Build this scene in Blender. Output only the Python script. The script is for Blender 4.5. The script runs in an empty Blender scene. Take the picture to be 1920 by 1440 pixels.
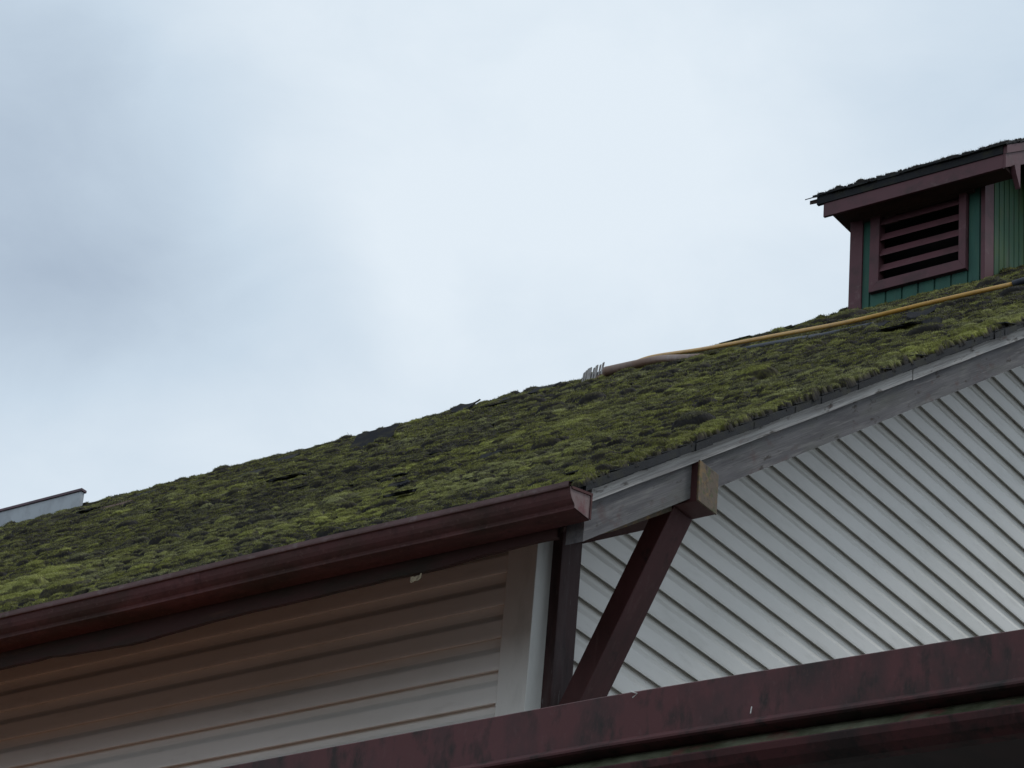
import bpy, math, random
import numpy as np
from mathutils import Vector, Matrix
random.seed(4); rng = np.random.default_rng(11)
SC = bpy.context.scene
COL = SC.collection
Z0 = 1.6                      # eye height: geometry below is written relative to eye level
R = math.radians

# ------------------------------------------------------------ camera
cam = bpy.data.cameras.new("camera"); camo = bpy.data.objects.new("camera", cam); COL.objects.link(camo)
SC.camera = camo
cam.sensor_fit = 'HORIZONTAL'; cam.sensor_width = 36.0; cam.lens = 5950.0/1920*36
cam.clip_start = 0.1; cam.clip_end = 3000
yaw, pit, rol = R(126.53835932), R(28.39555791), R(5.00990127)
fw = Vector((math.cos(pit)*math.cos(yaw), math.cos(pit)*math.sin(yaw), math.sin(pit)))
rt = fw.cross(Vector((0, 0, 1))).normalized(); up = rt.cross(fw)
c_, s_ = math.cos(rol), math.sin(rol)
r2, u2 = c_*rt + s_*up, -s_*rt + c_*up
camo.matrix_world = Matrix(((r2.x, u2.x, -fw.x, 0), (r2.y, u2.y, -fw.y, 0), (r2.z, u2.z, -fw.z, Z0), (0, 0, 0, 1)))
SC.view_settings.view_transform = 'Standard'; SC.view_settings.look = 'None'
SC.view_settings.exposure = 0.0; SC.view_settings.gamma = 1.0
SC.cycles.pixel_filter_type = 'BLACKMAN_HARRIS'; SC.cycles.filter_width = 1.5
SC.cycles.use_denoising = True

# ------------------------------------------------------------ world (overcast) and sun
SUN_EL, SUN_AZ = 60.0, 48.0    # azimuth measured from +X towards +Y
W = bpy.data.worlds.new("World"); SC.world = W; W.use_nodes = True
nt = W.node_tree; nt.nodes.clear(); N, L = nt.nodes.new, nt.links.new
def wn(t, **k):
    n = N(t)
    for a, b in k.items(): setattr(n, a, b)
    return n
out = wn('ShaderNodeOutputWorld'); bg = wn('ShaderNodeBackground'); bg.inputs[1].default_value = 0.1
L(bg.outputs[0], out.inputs[0])
sky = wn('ShaderNodeTexSky'); sky.sky_type = 'NISHITA'; sky.sun_disc = False
sky.sun_elevation = R(SUN_EL); sky.sun_rotation = R(90-SUN_AZ); sky.altitude = 100
tc = wn('ShaderNodeTexCoord')
def noise(scale, detail, rough, sx=(1, 1, 1), off=(0, 0, 0)):
    m = wn('ShaderNodeMapping'); m.inputs['Scale'].default_value = sx; m.inputs['Location'].default_value = off
    n = wn('ShaderNodeTexNoise'); n.inputs['Scale'].default_value = scale
    n.inputs['Detail'].default_value = detail; n.inputs['Roughness'].default_value = rough
    n.inputs['Distortion'].default_value = 0.3
    L(tc.outputs['Generated'], m.inputs[0]); L(m.outputs[0], n.inputs['Vector']); return n.outputs['Fac']
def math_(op, a, b=None, c=None, clamp=False):
    n = wn('ShaderNodeMath', operation=op, use_clamp=clamp)
    for i, v in enumerate((a, b, c)):
        if v is None: continue
        if isinstance(v, (int, float)): n.inputs[i].default_value = v
        else: L(v, n.inputs[i])
    return n.outputs[0]
# cloud banks: places on the sky (directions) where the overcast is thicker / darker or thinner / brighter
def bank(d, width):
    v = wn('ShaderNodeVectorMath', operation='DISTANCE'); L(tc.outputs['Generated'], v.inputs[0]); v.inputs[1].default_value = d
    m = wn('ShaderNodeMapRange', interpolation_type='SMOOTHERSTEP'); L(v.outputs['Value'], m.inputs['Value'])
    m.inputs['From Min'].default_value = 0; m.inputs['From Max'].default_value = width
    m.inputs['To Min'].default_value = 1; m.inputs['To Max'].default_value = 0
    return m.outputs[0]
def sky_dir(px, py):
    d = fw + r2*((px-960)/5950) - u2*((py-720)/5950); return tuple(d.normalized())
n1 = noise(6.0, 4, 0.5); n2 = noise(16.0, 6, 0.58, sx=(1, 1, 1.7), off=(3, 1, 2))
v = math_('MULTIPLY_ADD', n1, 0.30, 0.48)
v = math_('MULTIPLY_ADD', n2, 0.24, math_('SUBTRACT', v, 0.045))
for d, w, a in ((sky_dir(-120, 330), .15, -.27), (sky_dir(180, 430), .10, -.09), (sky_dir(380, 540), .08, -.09), (sky_dir(560, 590), .05, -.06),
                (sky_dir(60, 620), .08, -.08), (sky_dir(690, 610), .035, -.04), (sky_dir(170, 400), .025, .045), (sky_dir(1950, 150), .09, -.10), (sky_dir(-50, 0), .09, -.05),
                (sky_dir(860, 330), .15, .12), (sky_dir(740, 540), .032, .05), (sky_dir(800, 620), .03, .05), (sky_dir(1350, 250), .15, .10), (sky_dir(200, 830), .08, .08)):
    v = math_('MULTIPLY_ADD', bank(d, w), a, v)
cr = wn('ShaderNodeValToRGB'); L(v, cr.inputs[0])
e = cr.color_ramp.elements
e[0].position = 0.26; e[0].color = (.395, .480, .595, 1)
e[1].position = 0.86; e[1].color = (.79, .875, .95, 1)
m_ = cr.color_ramp.elements.new(.58); m_.color = (.60, .71, .82, 1)
sc10 = wn('ShaderNodeVectorMath', operation='SCALE'); L(cr.outputs[0], sc10.inputs[0]); sc10.inputs['Scale'].default_value = 10.0
mx = wn('ShaderNodeMixRGB'); mx.inputs[0].default_value = 0.96
L(sky.outputs[0], mx.inputs[1]); L(sc10.outputs[0], mx.inputs[2]); L(mx.outputs[0], bg.inputs[0])

sd = bpy.data.lights.new("sun", 'SUN'); sd.energy = 1.2; sd.angle = R(14); sd.color = (1, .97, .93)
so = bpy.data.objects.new("sun", sd); COL.objects.link(so)
sv = Vector((math.cos(R(SUN_EL))*math.cos(R(SUN_AZ)), math.cos(R(SUN_EL))*math.sin(R(SUN_AZ)), math.sin(R(SUN_EL))))
so.rotation_euler = sv.to_track_quat('Z', 'Y').to_euler(); so.location = (0, 0, 40)

# ------------------------------------------------------------ materials
def mat(name, base, rough=.6, spec=.3, layers=(), bump=None, metal=0.0, coords='Object', rot=None):
    """layers: list of (color, noise scale, mapping scale, ramp lo, ramp hi, amount)."""
    m = bpy.data.materials.new(name); m.use_nodes = True
    t = m.node_tree; b = t.nodes['Principled BSDF']
    b.inputs['Roughness'].default_value = rough; b.inputs['Specular IOR Level'].default_value = spec
    b.inputs['Metallic'].default_value = metal
    co = t.nodes.new('ShaderNodeTexCoord')
    src = co.outputs[coords]
    if rot is not None:
        mr_ = t.nodes.new('ShaderNodeMapping'); mr_.inputs['Rotation'].default_value = rot; t.links.new(src, mr_.inputs[0]); src = mr_.outputs[0]
    rgb = t.nodes.new('ShaderNodeRGB'); rgb.outputs[0].default_value = (*base, 1); cur = rgb.outputs[0]
    for i, (col, sc, ms, lo, hi, am) in enumerate(layers):
        mp = t.nodes.new('ShaderNodeMapping'); mp.inputs['Scale'].default_value = ms; mp.inputs['Location'].default_value = (i*3.7, i*1.3, i*2.1)
        nz = t.nodes.new('ShaderNodeTexNoise'); nz.inputs['Scale'].default_value = sc; nz.inputs['Detail'].default_value = 6; nz.inputs['Roughness'].default_value = .62
        t.links.new(src, mp.inputs[0]); t.links.new(mp.outputs[0], nz.inputs['Vector'])
        mr = t.nodes.new('ShaderNodeMapRange'); mr.inputs['From Min'].default_value = lo; mr.inputs['From Max'].default_value = hi
        mr.inputs['To Max'].default_value = am; t.links.new(nz.outputs['Fac'], mr.inputs['Value'])
        mi = t.nodes.new('ShaderNodeMixRGB'); mi.inputs[2].default_value = (*col, 1)
        t.links.new(mr.outputs[0], mi.inputs[0]); t.links.new(cur, mi.inputs[1]); cur = mi.outputs[0]
    t.links.new(cur, b.inputs['Base Color'])
    if bump:
        sc, ms, st, dist = bump
        mp = t.nodes.new('ShaderNodeMapping'); mp.inputs['Scale'].default_value = ms
        nz = t.nodes.new('ShaderNodeTexNoise'); nz.inputs['Scale'].default_value = sc; nz.inputs['Detail'].default_value = 7
        bp = t.nodes.new('ShaderNodeBump'); bp.inputs['Strength'].default_value = st; bp.inputs['Distance'].default_value = dist
        t.links.new(src, mp.inputs[0]); t.links.new(mp.outputs[0], nz.inputs['Vector'])
        t.links.new(nz.outputs['Fac'], bp.inputs['Height']); t.links.new(bp.outputs[0], b.inputs['Normal'])
    return m
# X-running and slope-running grain: grain is stretched by small mapping scale along the run
M = {}
M['cream'] = mat('cream_siding', (.67, .65, .61), .42, .4, [((.42, .41, .36), 2.2, (.35, .35, 1), .45, .8, .5), ((.35, .33, .28), 14, (.25, .25, 1), .55, .85, .45)], bump=(9, (.3, .3, 1), .12, .004))
M['trimw'] = mat('cream_trim', (.64, .63, .59), .45, .4, [((.36, .36, .32), 9, (1, 1, .35), .5, .8, .6)], bump=(9, (1, 1, .3), .1, .003))
M['maroon_metal'] = mat('maroon_painted_metal', (.098, .035, .036), .66, .25, [((.035, .026, .025), 5, (1, 1, .55), .44, .64, .9), ((.12, .05, .055), 2, (.5, .5, 1), .5, .8, .5), ((.022, .02, .018), 17, (1, 1, .4), .52, .68, .85), ((.13, .065, .065), 60, (1, 1, .5), .58, .74, .4)], bump=(12, (.5, .5, 1), .08, .003))
M['maroon_gutter'] = mat('maroon_gutter_paint', (.088, .040, .040), .85, .12, [((.040, .034, .026), 3, (.6, 1, 1), .45, .70, .8), ((.17, .075, .075), 6, (.3, 1, 1), .52, .75, .6), ((.035, .022, .022), 25, (.7, 1, .35), .52, .76, .6), ((.15, .09, .085), 70, (.6, 1, 1), .58, .72, .5)])
M['worn_lip'] = mat('worn_gutter_lip', (.135, .085, .085), .75, .2, [((.08, .05, .045), 8, (.5, 1, 1), .45, .7, .9), ((.20, .16, .155), 30, (.6, 1, 1), .55, .72, .8), ((.05, .06, .03), 14, (.7, 1, 1), .60, .72, .8)])
M['gutter_cap'] = mat('pale_pink_metal', (.19, .135, .13), .7, .2, [((.14, .045, .05), 14, (1, 1, .6), .5, .66, .9), ((.08, .05, .045), 30, (1, 1, 1), .55, .72, .7)])  # paler, pinker base colour than the gutter paint
M['maroon_wood'] = mat('maroon_painted_wood', (.075, .028, .028), .65, .25, [((.04, .02, .018), 6, (1, 1, .25), .45, .75, .8), ((.10, .055, .05), 30, (1, 1, .12), .56, .74, .6), ((.02, .015, .014), 14, (1, 1, .5), .60, .72, .7)], bump=(30, (1, 1, .1), .3, .004))
M['cupola_red'] = mat('cupola_red_trim', (.105, .042, .050), .6, .3, [((.05, .03, .03), 9, (.5, .5, .5), .48, .72, .8), ((.17, .11, .11), 26, (.3, .3, .3), .60, .76, .6)])
M['post_wood'] = mat('dark_weathered_post', (.070, .038, .037), .75, .2, [((.115, .098, .10), 9, (1, 1, .15), .50, .72, .6), ((.03, .018, .018), 18, (1, 1, .2), .5, .75, .8), ((.16, .15, .15), 60, (1, 1, .15), .64, .72, .8)], bump=(30, (1, 1, .08), .5, .004))
M['grey_wood'] = mat('silvered_wood', (.44, .42, .40), .8, .15, [((.24, .225, .215), 1, (60, 1.1, 60), .42, .62, .9), ((.54, .52, .49), 1, (110, 2.2, 110), .5, .66, .8), ((.10, .085, .075), 1, (30, 5, 22), .60, .68, .95), ((.17, .09, .075), 1, (34, 5, 34), .62, .72, .6), ((.12, .11, .10), 1, (10, .8, 10), .5, .75, .6)], bump=(1, (160, 2.5, 160), .8, .004), rot=(R(-35.2), 0, 0))
M['rafter'] = mat('rafter_grey_wood', (.135, .128, .130), .8, .15, [((.085, .080, .084), 1, (20, 1.5, 14), .42, .62, .9), ((.20, .19, .18), 1, (90, 4, 60), .52, .68, .7), ((.10, .062, .058), 1, (26, 7, 14), .56, .70, .6), ((.05, .04, .035), 1, (30, 7, 24), .60, .68, .9), ((.10, .10, .085), 1, (6, 1.6, 8), .5, .7, .7)], bump=(1, (150, 3, 150), .6, .004), rot=(R(-35.2), 0, 0))
M['block'] = mat('mossy_end_grain', (.13, .10, .075), .8, .2, [((.24, .15, .06), 14, (1, 1, 1), .52, .66, .9), ((.07, .09, .035), 22, (1, 1, 1), .52, .66, .8), ((.05, .04, .035), 28, (1, 1, 1), .56, .7, .8)], bump=(40, (1, 1, 1), .5, .004))
M['dark_wood'] = mat('dark_soffit_wood', (.075, .045, .038), .8, .2, [((.03, .024, .02), 8, (.3, 1, 1), .45, .7, .9)], bump=(30, (.1, 1, 1), .4, .004))
M['fascia_wood'] = mat('old_maroon_fascia', (.045, .020, .018), .75, .2, [((.022, .020, .014), 6, (.3, 1, 1), .45, .66, .9), ((.10, .055, .035), 12, (.2, 1, 1), .56, .74, .6)], bump=(30, (.1, 1, 1), .4, .004))
M['green'] = mat('green_boards', (.028, .098, .072), .65, .3, [((.018, .055, .048), 5, (1, 1, .3), .45, .75, .8), ((.06, .12, .08), 20, (1, 1, .15), .52, .75, .5)], bump=(20, (1, 1, .1), .2, .004))
M['green_old'] = mat('algae_green_boards', (.042, .098, .056), .7, .25, [((.06, .105, .028), 6, (1, 1, .5), .45, .7, .9), ((.085, .085, .07), 10, (1, 1, .2), .52, .72, .7)], bump=(20, (1, 1, .1), .2, .004))
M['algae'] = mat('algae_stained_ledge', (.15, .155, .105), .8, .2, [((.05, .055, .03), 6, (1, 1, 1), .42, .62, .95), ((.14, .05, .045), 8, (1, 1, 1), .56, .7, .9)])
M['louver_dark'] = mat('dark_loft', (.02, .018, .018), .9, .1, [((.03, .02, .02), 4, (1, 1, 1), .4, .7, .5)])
M['shingle'] = mat('asphalt_shingle', (.013, .014, .017), .85, .25, [((.032, .034, .038), 3, (1, 1, 1), .48, .75, .7), ((.018, .018, .018), 60, (1, 1, 1), .45, .6, .7), ((.035, .034, .02), 9, (1, 1, 1), .5, .7, .7)], bump=(160, (1, 1, 1), .6, .003))
M['slab'] = mat('lifted_shingle', (.019, .020, .024), .9, .08, [((.05, .048, .046), 14, (1, 1, 1), .5, .7, .6), ((.055, .05, .03), 9, (1, 1, 1), .5, .68, .7)], bump=(120, (1, 1, 1), .5, .003))
M['slab_brown'] = mat('brown_shingle_underside', (.10, .062, .045), .8, .2, [((.05, .035, .028), 12, (1, 1, 1), .45, .7, .8)])
M['yellow'] = mat('yellow_hose', (.52, .285, .05), .5, .35, [((.30, .15, .03), 4, (1, 1, 1), .48, .75, .7), ((.12, .09, .03), 14, (1, 1, 1), .6, .75, .7)])
M['sleeve'] = mat('brown_grey_pipe', (.19, .11, .075), .55, .3, [((.26, .22, .20), 2, (1, 1, 1), .5, .7, .8), ((.10, .06, .04), 9, (1, 1, 1), .5, .7, .7)])
M['dark_rubber'] = mat('dark_blue_rubber', (.035, .04, .055), .6, .3, [((.06, .06, .06), 10, (1, 1, 1), .5, .7, .6)])
M['pale_slat'] = mat('pale_weathered_slat', (.46, .44, .43), .7, .3, [((.26, .22, .20), 22, (1, 1, 1), .48, .7, .9)])
M['curb_grey'] = mat('grey_curb_sheet', (.40, .43, .46), .5, .4, [((.25, .26, .29), 5, (1, 1, .6), .45, .7, .9)])
M['cap_maroon'] = mat('dark_cap_flashing', (.11, .06, .075), .5, .4, [((.05, .03, .04), 5, (1, 1, 1), .45, .7, .8)])
M['tag'] = mat('yellowed_paper', (.26, .22, .15), .8, .1, [((.05, .035, .03), 60, (1, 1, 1), .5, .62, .9)])
M['rust_roof'] = mat('rust_red_metal_roof', (.35, .135, .055), .5, .35, [((.20, .07, .04), 3, (1, .3, 1), .45, .7, .8)])
M['porch_dark'] = mat('dark_porch_ceiling', (.045, .022, .022), .75, .2, [((.02, .015, .015), 3, (1, .3, 1), .45, .7, .8)])
M['flat_grey'] = mat('grey_roof_felt', (.14, .14, .14), .85, .2, [((.22, .21, .2), 2, (1, 1, 1), .45, .7, .6)])
M['ground'] = mat('worn_asphalt', (.055, .054, .052), .9, .2, [((.085, .08, .075), 3, (1, 1, 1), .45, .7, .8), ((.04, .05, .025), .5, (1, 1, 1), .55, .68, .9)], bump=(40, (1, 1, 1), .5, .01))

def moss_material():
    m = bpy.data.materials.new('moss_green'); m.use_nodes = True; t = m.node_tree; b = t.nodes['Principled BSDF']
    b.inputs['Roughness'].default_value = .9; b.inputs['Specular IOR Level'].default_value = .12
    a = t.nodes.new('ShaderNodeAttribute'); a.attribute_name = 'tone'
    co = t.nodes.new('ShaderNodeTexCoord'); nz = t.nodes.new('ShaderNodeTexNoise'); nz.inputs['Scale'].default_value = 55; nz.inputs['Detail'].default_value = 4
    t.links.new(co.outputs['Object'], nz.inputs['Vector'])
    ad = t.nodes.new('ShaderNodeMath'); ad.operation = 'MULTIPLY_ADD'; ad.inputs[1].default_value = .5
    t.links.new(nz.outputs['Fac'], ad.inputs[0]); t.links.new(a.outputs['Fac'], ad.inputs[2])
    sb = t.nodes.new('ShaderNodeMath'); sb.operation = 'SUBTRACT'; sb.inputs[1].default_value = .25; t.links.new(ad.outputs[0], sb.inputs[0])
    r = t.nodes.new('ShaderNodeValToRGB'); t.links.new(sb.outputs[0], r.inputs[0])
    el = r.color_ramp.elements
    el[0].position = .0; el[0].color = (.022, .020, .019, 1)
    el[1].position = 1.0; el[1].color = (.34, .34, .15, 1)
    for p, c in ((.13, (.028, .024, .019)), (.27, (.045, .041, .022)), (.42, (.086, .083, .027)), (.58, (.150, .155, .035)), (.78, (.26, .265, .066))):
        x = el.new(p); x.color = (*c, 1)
    n2_ = t.nodes.new('ShaderNodeTexNoise'); n2_.inputs['Scale'].default_value = 1.1; n2_.inputs['Detail'].default_value = 6; t.links.new(co.outputs['Object'], n2_.inputs['Vector'])
    mr = t.nodes.new('ShaderNodeMapRange'); mr.inputs['From Min'].default_value = .46; mr.inputs['From Max'].default_value = .66; mr.inputs['To Max'].default_value = .55; t.links.new(n2_.outputs['Fac'], mr.inputs['Value'])
    hs = t.nodes.new('ShaderNodeHueSaturation'); hs.inputs['Saturation'].default_value = .55; hs.inputs['Hue'].default_value = .485; t.links.new(r.outputs[0], hs.inputs['Color'])
    mi = t.nodes.new('ShaderNodeMixRGB'); t.links.new(mr.outputs[0], mi.inputs[0]); t.links.new(r.outputs[0], mi.inputs[1]); t.links.new(hs.outputs[0], mi.inputs[2])
    t.links.new(mi.outputs[0], b.inputs['Base Color'])
    return m
M['moss'] = moss_material()

# ------------------------------------------------------------ builders
class MB:
    def __init__(s): s.v = []; s.f = []
    def add(s, vs, fs):
        o = len(s.v); s.v += [tuple(p) for p in vs]; s.f += [tuple(i+o for i in f) for f in fs]; return s
    def box(s, a, b):
        (x0, y0, z0), (x1, y1, z1) = a, b
        vs = [(x, y, z) for x in (x0, x1) for y in (y0, y1) for z in (z0, z1)]
        return s.add(vs, [(0, 1, 3, 2), (4, 6, 7, 5), (0, 4, 5, 1), (2, 3, 7, 6), (0, 2, 6, 4), (1, 5, 7, 3)])
    def prism(s, prof, axis, a, b):
        """closed profile (2D) extruded along axis from a to b; 2D order: x->(y,z), y->(x,z), z->(x,y)."""
        def P(p, t):
            return {0: (t, p[0], p[1]), 1: (p[0], t, p[1]), 2: (p[0], p[1], t)}[axis]
        n = len(prof); vs = [P(p, a) for p in prof]+[P(p, b) for p in prof]
        fs = [(i, (i+1) % n, (i+1) % n+n, i+n) for i in range(n)]+[tuple(range(n))[::-1], tuple(range(n, 2*n))]
        return s.add(vs, fs)
    def strip(s, rows):
        """rows of points: quads between consecutive rows."""
        n = len(rows[0]); vs = [p for r in rows for p in r]
        return s.add(vs, [(j*n+i, j*n+i+1, (j+1)*n+i+1, (j+1)*n+i) for j in range(len(rows)-1) for i in range(n-1)])
    def tube(s, pts, rad, n=10, cap=True):
        pts = [Vector(p) for p in pts]; k = len(pts); vs = []
        for i, p in enumerate(pts):
            d = (pts[min(i+1, k-1)]-pts[max(i-1, 0)]).normalized()
            a = d.cross(Vector((0, 0, 1))).normalized(); b = d.cross(a)
            r = rad[i] if hasattr(rad, '__len__') else rad
            vs += [p+a*(r*math.cos(2*math.pi*j/n))+b*(r*math.sin(2*math.pi*j/n)) for j in range(n)]
        fs = [(i*n+j, i*n+(j+1) % n, (i+1)*n+(j+1) % n, (i+1)*n+j) for i in range(k-1) for j in range(n)]
        if cap: fs += [tuple(range(n)), tuple((k-1)*n+j for j in range(n))[::-1]]
        return s.add(vs, fs)
    def build(s, name, m, parent=None, smooth=False, bevel=0, rel=True):
        me = bpy.data.meshes.new(name); off = Vector(parent['_o']) if parent is not None else Vector((0, 0, 0))
        me.from_pydata([(x-off.x, y-off.y, z+Z0-off.z) for x, y, z in s.v], [], s.f); me.validate(); me.update()
        ms = m if isinstance(m, (list, tuple)) else [m]
        for q in ms: me.materials.append(q)
        import bmesh
        bm = bmesh.new(); bm.from_mesh(me); bmesh.ops.recalc_face_normals(bm, faces=bm.faces)
        if bevel:
            bmesh.ops.bevel(bm, geom=[e for e in bm.edges if len(e.link_faces) == 2 and e.calc_face_angle(0) > .5], offset=bevel, segments=2, affect='EDGES', profile=.6)
        bm.to_mesh(me); bm.free()
        if smooth:
            for p in me.polygons: p.use_smooth = True
        o = bpy.data.objects.new(name, me); COL.objects.link(o)
        if parent is not None: o.parent = parent; o['_o'] = tuple(off)
        return o
def thing(name, label, cat, loc, group=None):
    o = bpy.data.objects.new(name, None); COL.objects.link(o); o.location = loc; o['_o'] = tuple(loc)
    o['label'] = label; o['category'] = cat
    if group: o['group'] = group
    return o
def tag(o, label, cat, group=None, kind=None):
    o['label'] = label; o['category'] = cat
    if group: o['group'] = group
    if kind: o['kind'] = kind
    return o

# ------------------------------------------------------------ layout numbers (metres, z relative to the eye)
XG, YW = -7.384, 10.25            # corner of the walls
XR = -6.648                       # outer face of the verge rafter
T = .7054; Y0, ZR0 = 9.924, 6.141 # top of the roof sheet
YF, YR = 9.505, 21.5              # eave fascia, ridge
XE = -46.0                        # far end of the hall
GZ = -Z0
def zr(y): return ZR0 + T*(y-Y0) if y <= YR else ZR0 + T*(2*YR-y-Y0)
YB = 2*YR-YW; YFB = 2*YR-YF
nrm = np.array([0, -T, 1.0]); nrm /= np.linalg.norm(nrm)
slope = np.array([0, 1.0, T]); slope /= np.linalg.norm(slope)

# ------------------------------------------------------------ setting: ground
g = MB(); g.add([(-400, -400, GZ), (400, -400, GZ), (400, 400, GZ), (-400, 400, GZ)], [(0, 1, 2, 3)])
o = g.build('ground', M['ground']); o['kind'] = 'structure'

# ------------------------------------------------------------ the hall
hall = thing('hall', 'large gabled hall with a mossy shingle roof, cream lap siding and maroon gutter', 'building', (-20, 20, 0))

PITCH = .1565; ZL = 5.762
OLD = ((0.010, .002), (0.0, .0255), (.0015, .0310), (.012, .0320), (.080, .0290), (.087, .0265), (.114, .0085), (.122, .005), (PITCH+.009, .002))
def lap_rows(top, prof_=None):
    rows = []; z = ZL - PITCH*46
    zmin = GZ
    k = 0
    z = ZL
    while z > zmin: z -= PITCH
    while z < top:
        for dz, o_ in prof_ or ((0.019, -.006), (0.001, .0215), (.0, .0255), (.012, .0270), (.084, .0245), (.090, .0220), (.118, .0070), (.126, .0045), (PITCH+.004, .003), (PITCH+.0185, .0005)):
            rows.append((z+dz, o_))
        z += PITCH
    return [(z, o_) for z, o_ in rows if zmin <= z <= top]
# eave side wall (faces -Y)
b = MB()
b.strip([[(x, YW-o_, z) for x in np.linspace(XE+.1, XG, 12)] for z, o_ in lap_rows(zr(YW)-.1, OLD)])
b.build('eave_wall', M['cream'], hall)
# gable wall (faces +X), each row cut off under the rake
b = MB(); rows = []
for z, o_ in lap_rows(zr(YR)-.1):
    y0 = max(YW, Y0+(z+.08-ZR0)/T); y1 = 2*YR-y0
    if y1 <= y0: break
    rows.append([(XG+o_, y0+(y1-y0)*q, z) for q in np.linspace(0, 1, 14)])
b.strip(rows); b.build('gable_wall', M['cream'], hall)
b = MB()   # hidden back walls
b.prism([(YW, GZ), (YB, GZ), (YB, zr(YW)-.1), (YR, zr(YR)-.1), (YW, zr(YW)-.1)], 0, XE+.1, XE+.2); b.build('back_wall', M['cream'], hall)
b = MB(); b.box((XE+.2, YB-.1, GZ), (XG-.01, YB, zr(YW)-.2)); b.build('rear_wall', M['cream'], hall)
# corner trim: two faces of one folded angle
b = MB()
b.prism([(XG-.125, YW-.034), (XG+.032, YW-.034), (XG+.032, YW+.092), (XG+.001, YW+.092), (XG+.001, YW-.001), (XG-.125, YW-.001)], 2, GZ, zr(YW)-.16)
b.build('corner_trim', M['trimw'], hall, bevel=.003)
# roof deck and soffit boards
b = MB()
for sgn in (0, 1):
    f = (lambda y: y) if not sgn else (lambda y: 2*YR-y)
    b.prism([(f(YF-.02), zr(YF-.02)-.075), (f(YR-.001), zr(YR)-.075), (f(YR-.001), zr(YR)-.045), (f(YF-.02), zr(YF-.02)-.045)], 0, XE-.6, XR-.004)
b.build('roof_deck', M['dark_wood'], hall)
b = MB()
b.prism([(YF+.024, zr(YF)-.20), (YW+.02, zr(YW)-.235), (YW+.02, zr(YW)-.215), (YF+.024, zr(YF)-.18)], 0, XE, XR-.087)
for k in range(60):       # rafter ends above the wall head
    x = XG-.35-k*.6
    if x > XE: b.prism([(YF+.03, zr(YF+.03)-.08), (YW+.2, zr(YW+.2)-.08), (YW+.2, zr(YW+.2)-.20), (YF+.03, zr(YF+.03)-.17)], 0, x-.04, x)
b.build('eave_soffit', M['dark_wood'], hall)
# eave fascia with a worn lower edge
b = MB(); xs = np.linspace(XE-.5, XR-.10, 420); ed = np.cumsum(rng.normal(0, .0035, 420)); ed -= np.convolve(ed, np.ones(41)/41, 'same')
def fz(i, x):
    q = 5.583+ed[i]*.8
    for xc, w, h in ((-7.36, .25, .018), (-9.0, .5, .02), (-10.1, .35, .022)): q -= h*max(0, 1-abs(x-xc)/w)
    return q
top = [(x, YF, zr(YF)-.07) for x in xs]; bot = [(x, YF, fz(i, x)) for i, x in enumerate(xs)]
topb = [(x, YF+.022, zr(YF)-.07) for x in xs]; botb = [(x, YF+.022, fz(i, x)) for i, x in enumerate(xs)]
b.strip([top, bot, botb, topb, top]); b.build('eave_fascia', M['fascia_wood'], hall)

# gutter: ogee trough with an end cap
G0 = (9.344, 5.761)   # front lip
prof = [(9.356, 5.752), (9.356, 5.762), (9.344, 5.7625), (9.343, 5.744), (9.350, 5.738), (9.3505, 5.728), (9.354, 5.710), (9.362, 5.694), (9.374, 5.683), (9.384, 5.676), (9.388, 5.668), (9.388, 5.660), (9.500, 5.656), (9.503, 5.775)]
inn = [(y+.003 if y < 9.45 else y-.003, z+.003) for y, z in prof[4:]]
b = MB(); xs = np.concatenate([np.linspace(XE-.5, -14, 30), np.linspace(-13.8, XR+.055, 60)])
wob = 0.003*np.sin(xs*1.3)+.002*np.sin(xs*3.1+1)
b.strip([[(x, y, z+w) for y, z in prof] for x, w in zip(xs, wob)])
b.strip([[(x, y, z+w) for y, z in inn] for x, w in zip(xs, wob)])
gut = b.build('gutter', M['maroon_gutter'], hall)
b = MB(); b.strip([[(x, y, z+w) for y, z in ((9.3425, 5.7655), (9.3385, 5.764), (9.3375, 5.746), (9.3395, 5.7395), (9.346, 5.7385))] for x, w in zip(xs, wob)])
lip = b.build('front_lip', M['worn_lip'], gut); lip['label'] = 'worn paler front lip of the gutter'
b = MB(); cp = prof[4:]; b.prism(cp, 0, XR+.0555, XR+.0585)
capo = b.build('end_cap', M['gutter_cap'], gut); capo['label'] = 'pale pink end cap of the gutter'
b = MB(); fl = [(y, z) for y, z in cp[:-1]]
b.prism([(9.352, 5.741), (9.503, 5.7745), (9.503, 5.7625), (9.356, 5.731)], 0, XR+.0586, XR+.064)
b.prism([(9.4925, 5.761), (9.503, 5.7635), (9.503, 5.656), (9.4925, 5.657)], 0, XR+.0586, XR+.063)
b.build('rolled_edge', M['maroon_gutter'], gut)
for x in (-8.55, -11.1, -14.2):
    b = MB(); b.strip([[(xx, y-.0025 if y < 9.45 else y, z) for y, z in prof[3:12]] for xx in (x, x+.03)])
    b.build('joint_sleeve', M['maroon_gutter'], gut)

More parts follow.
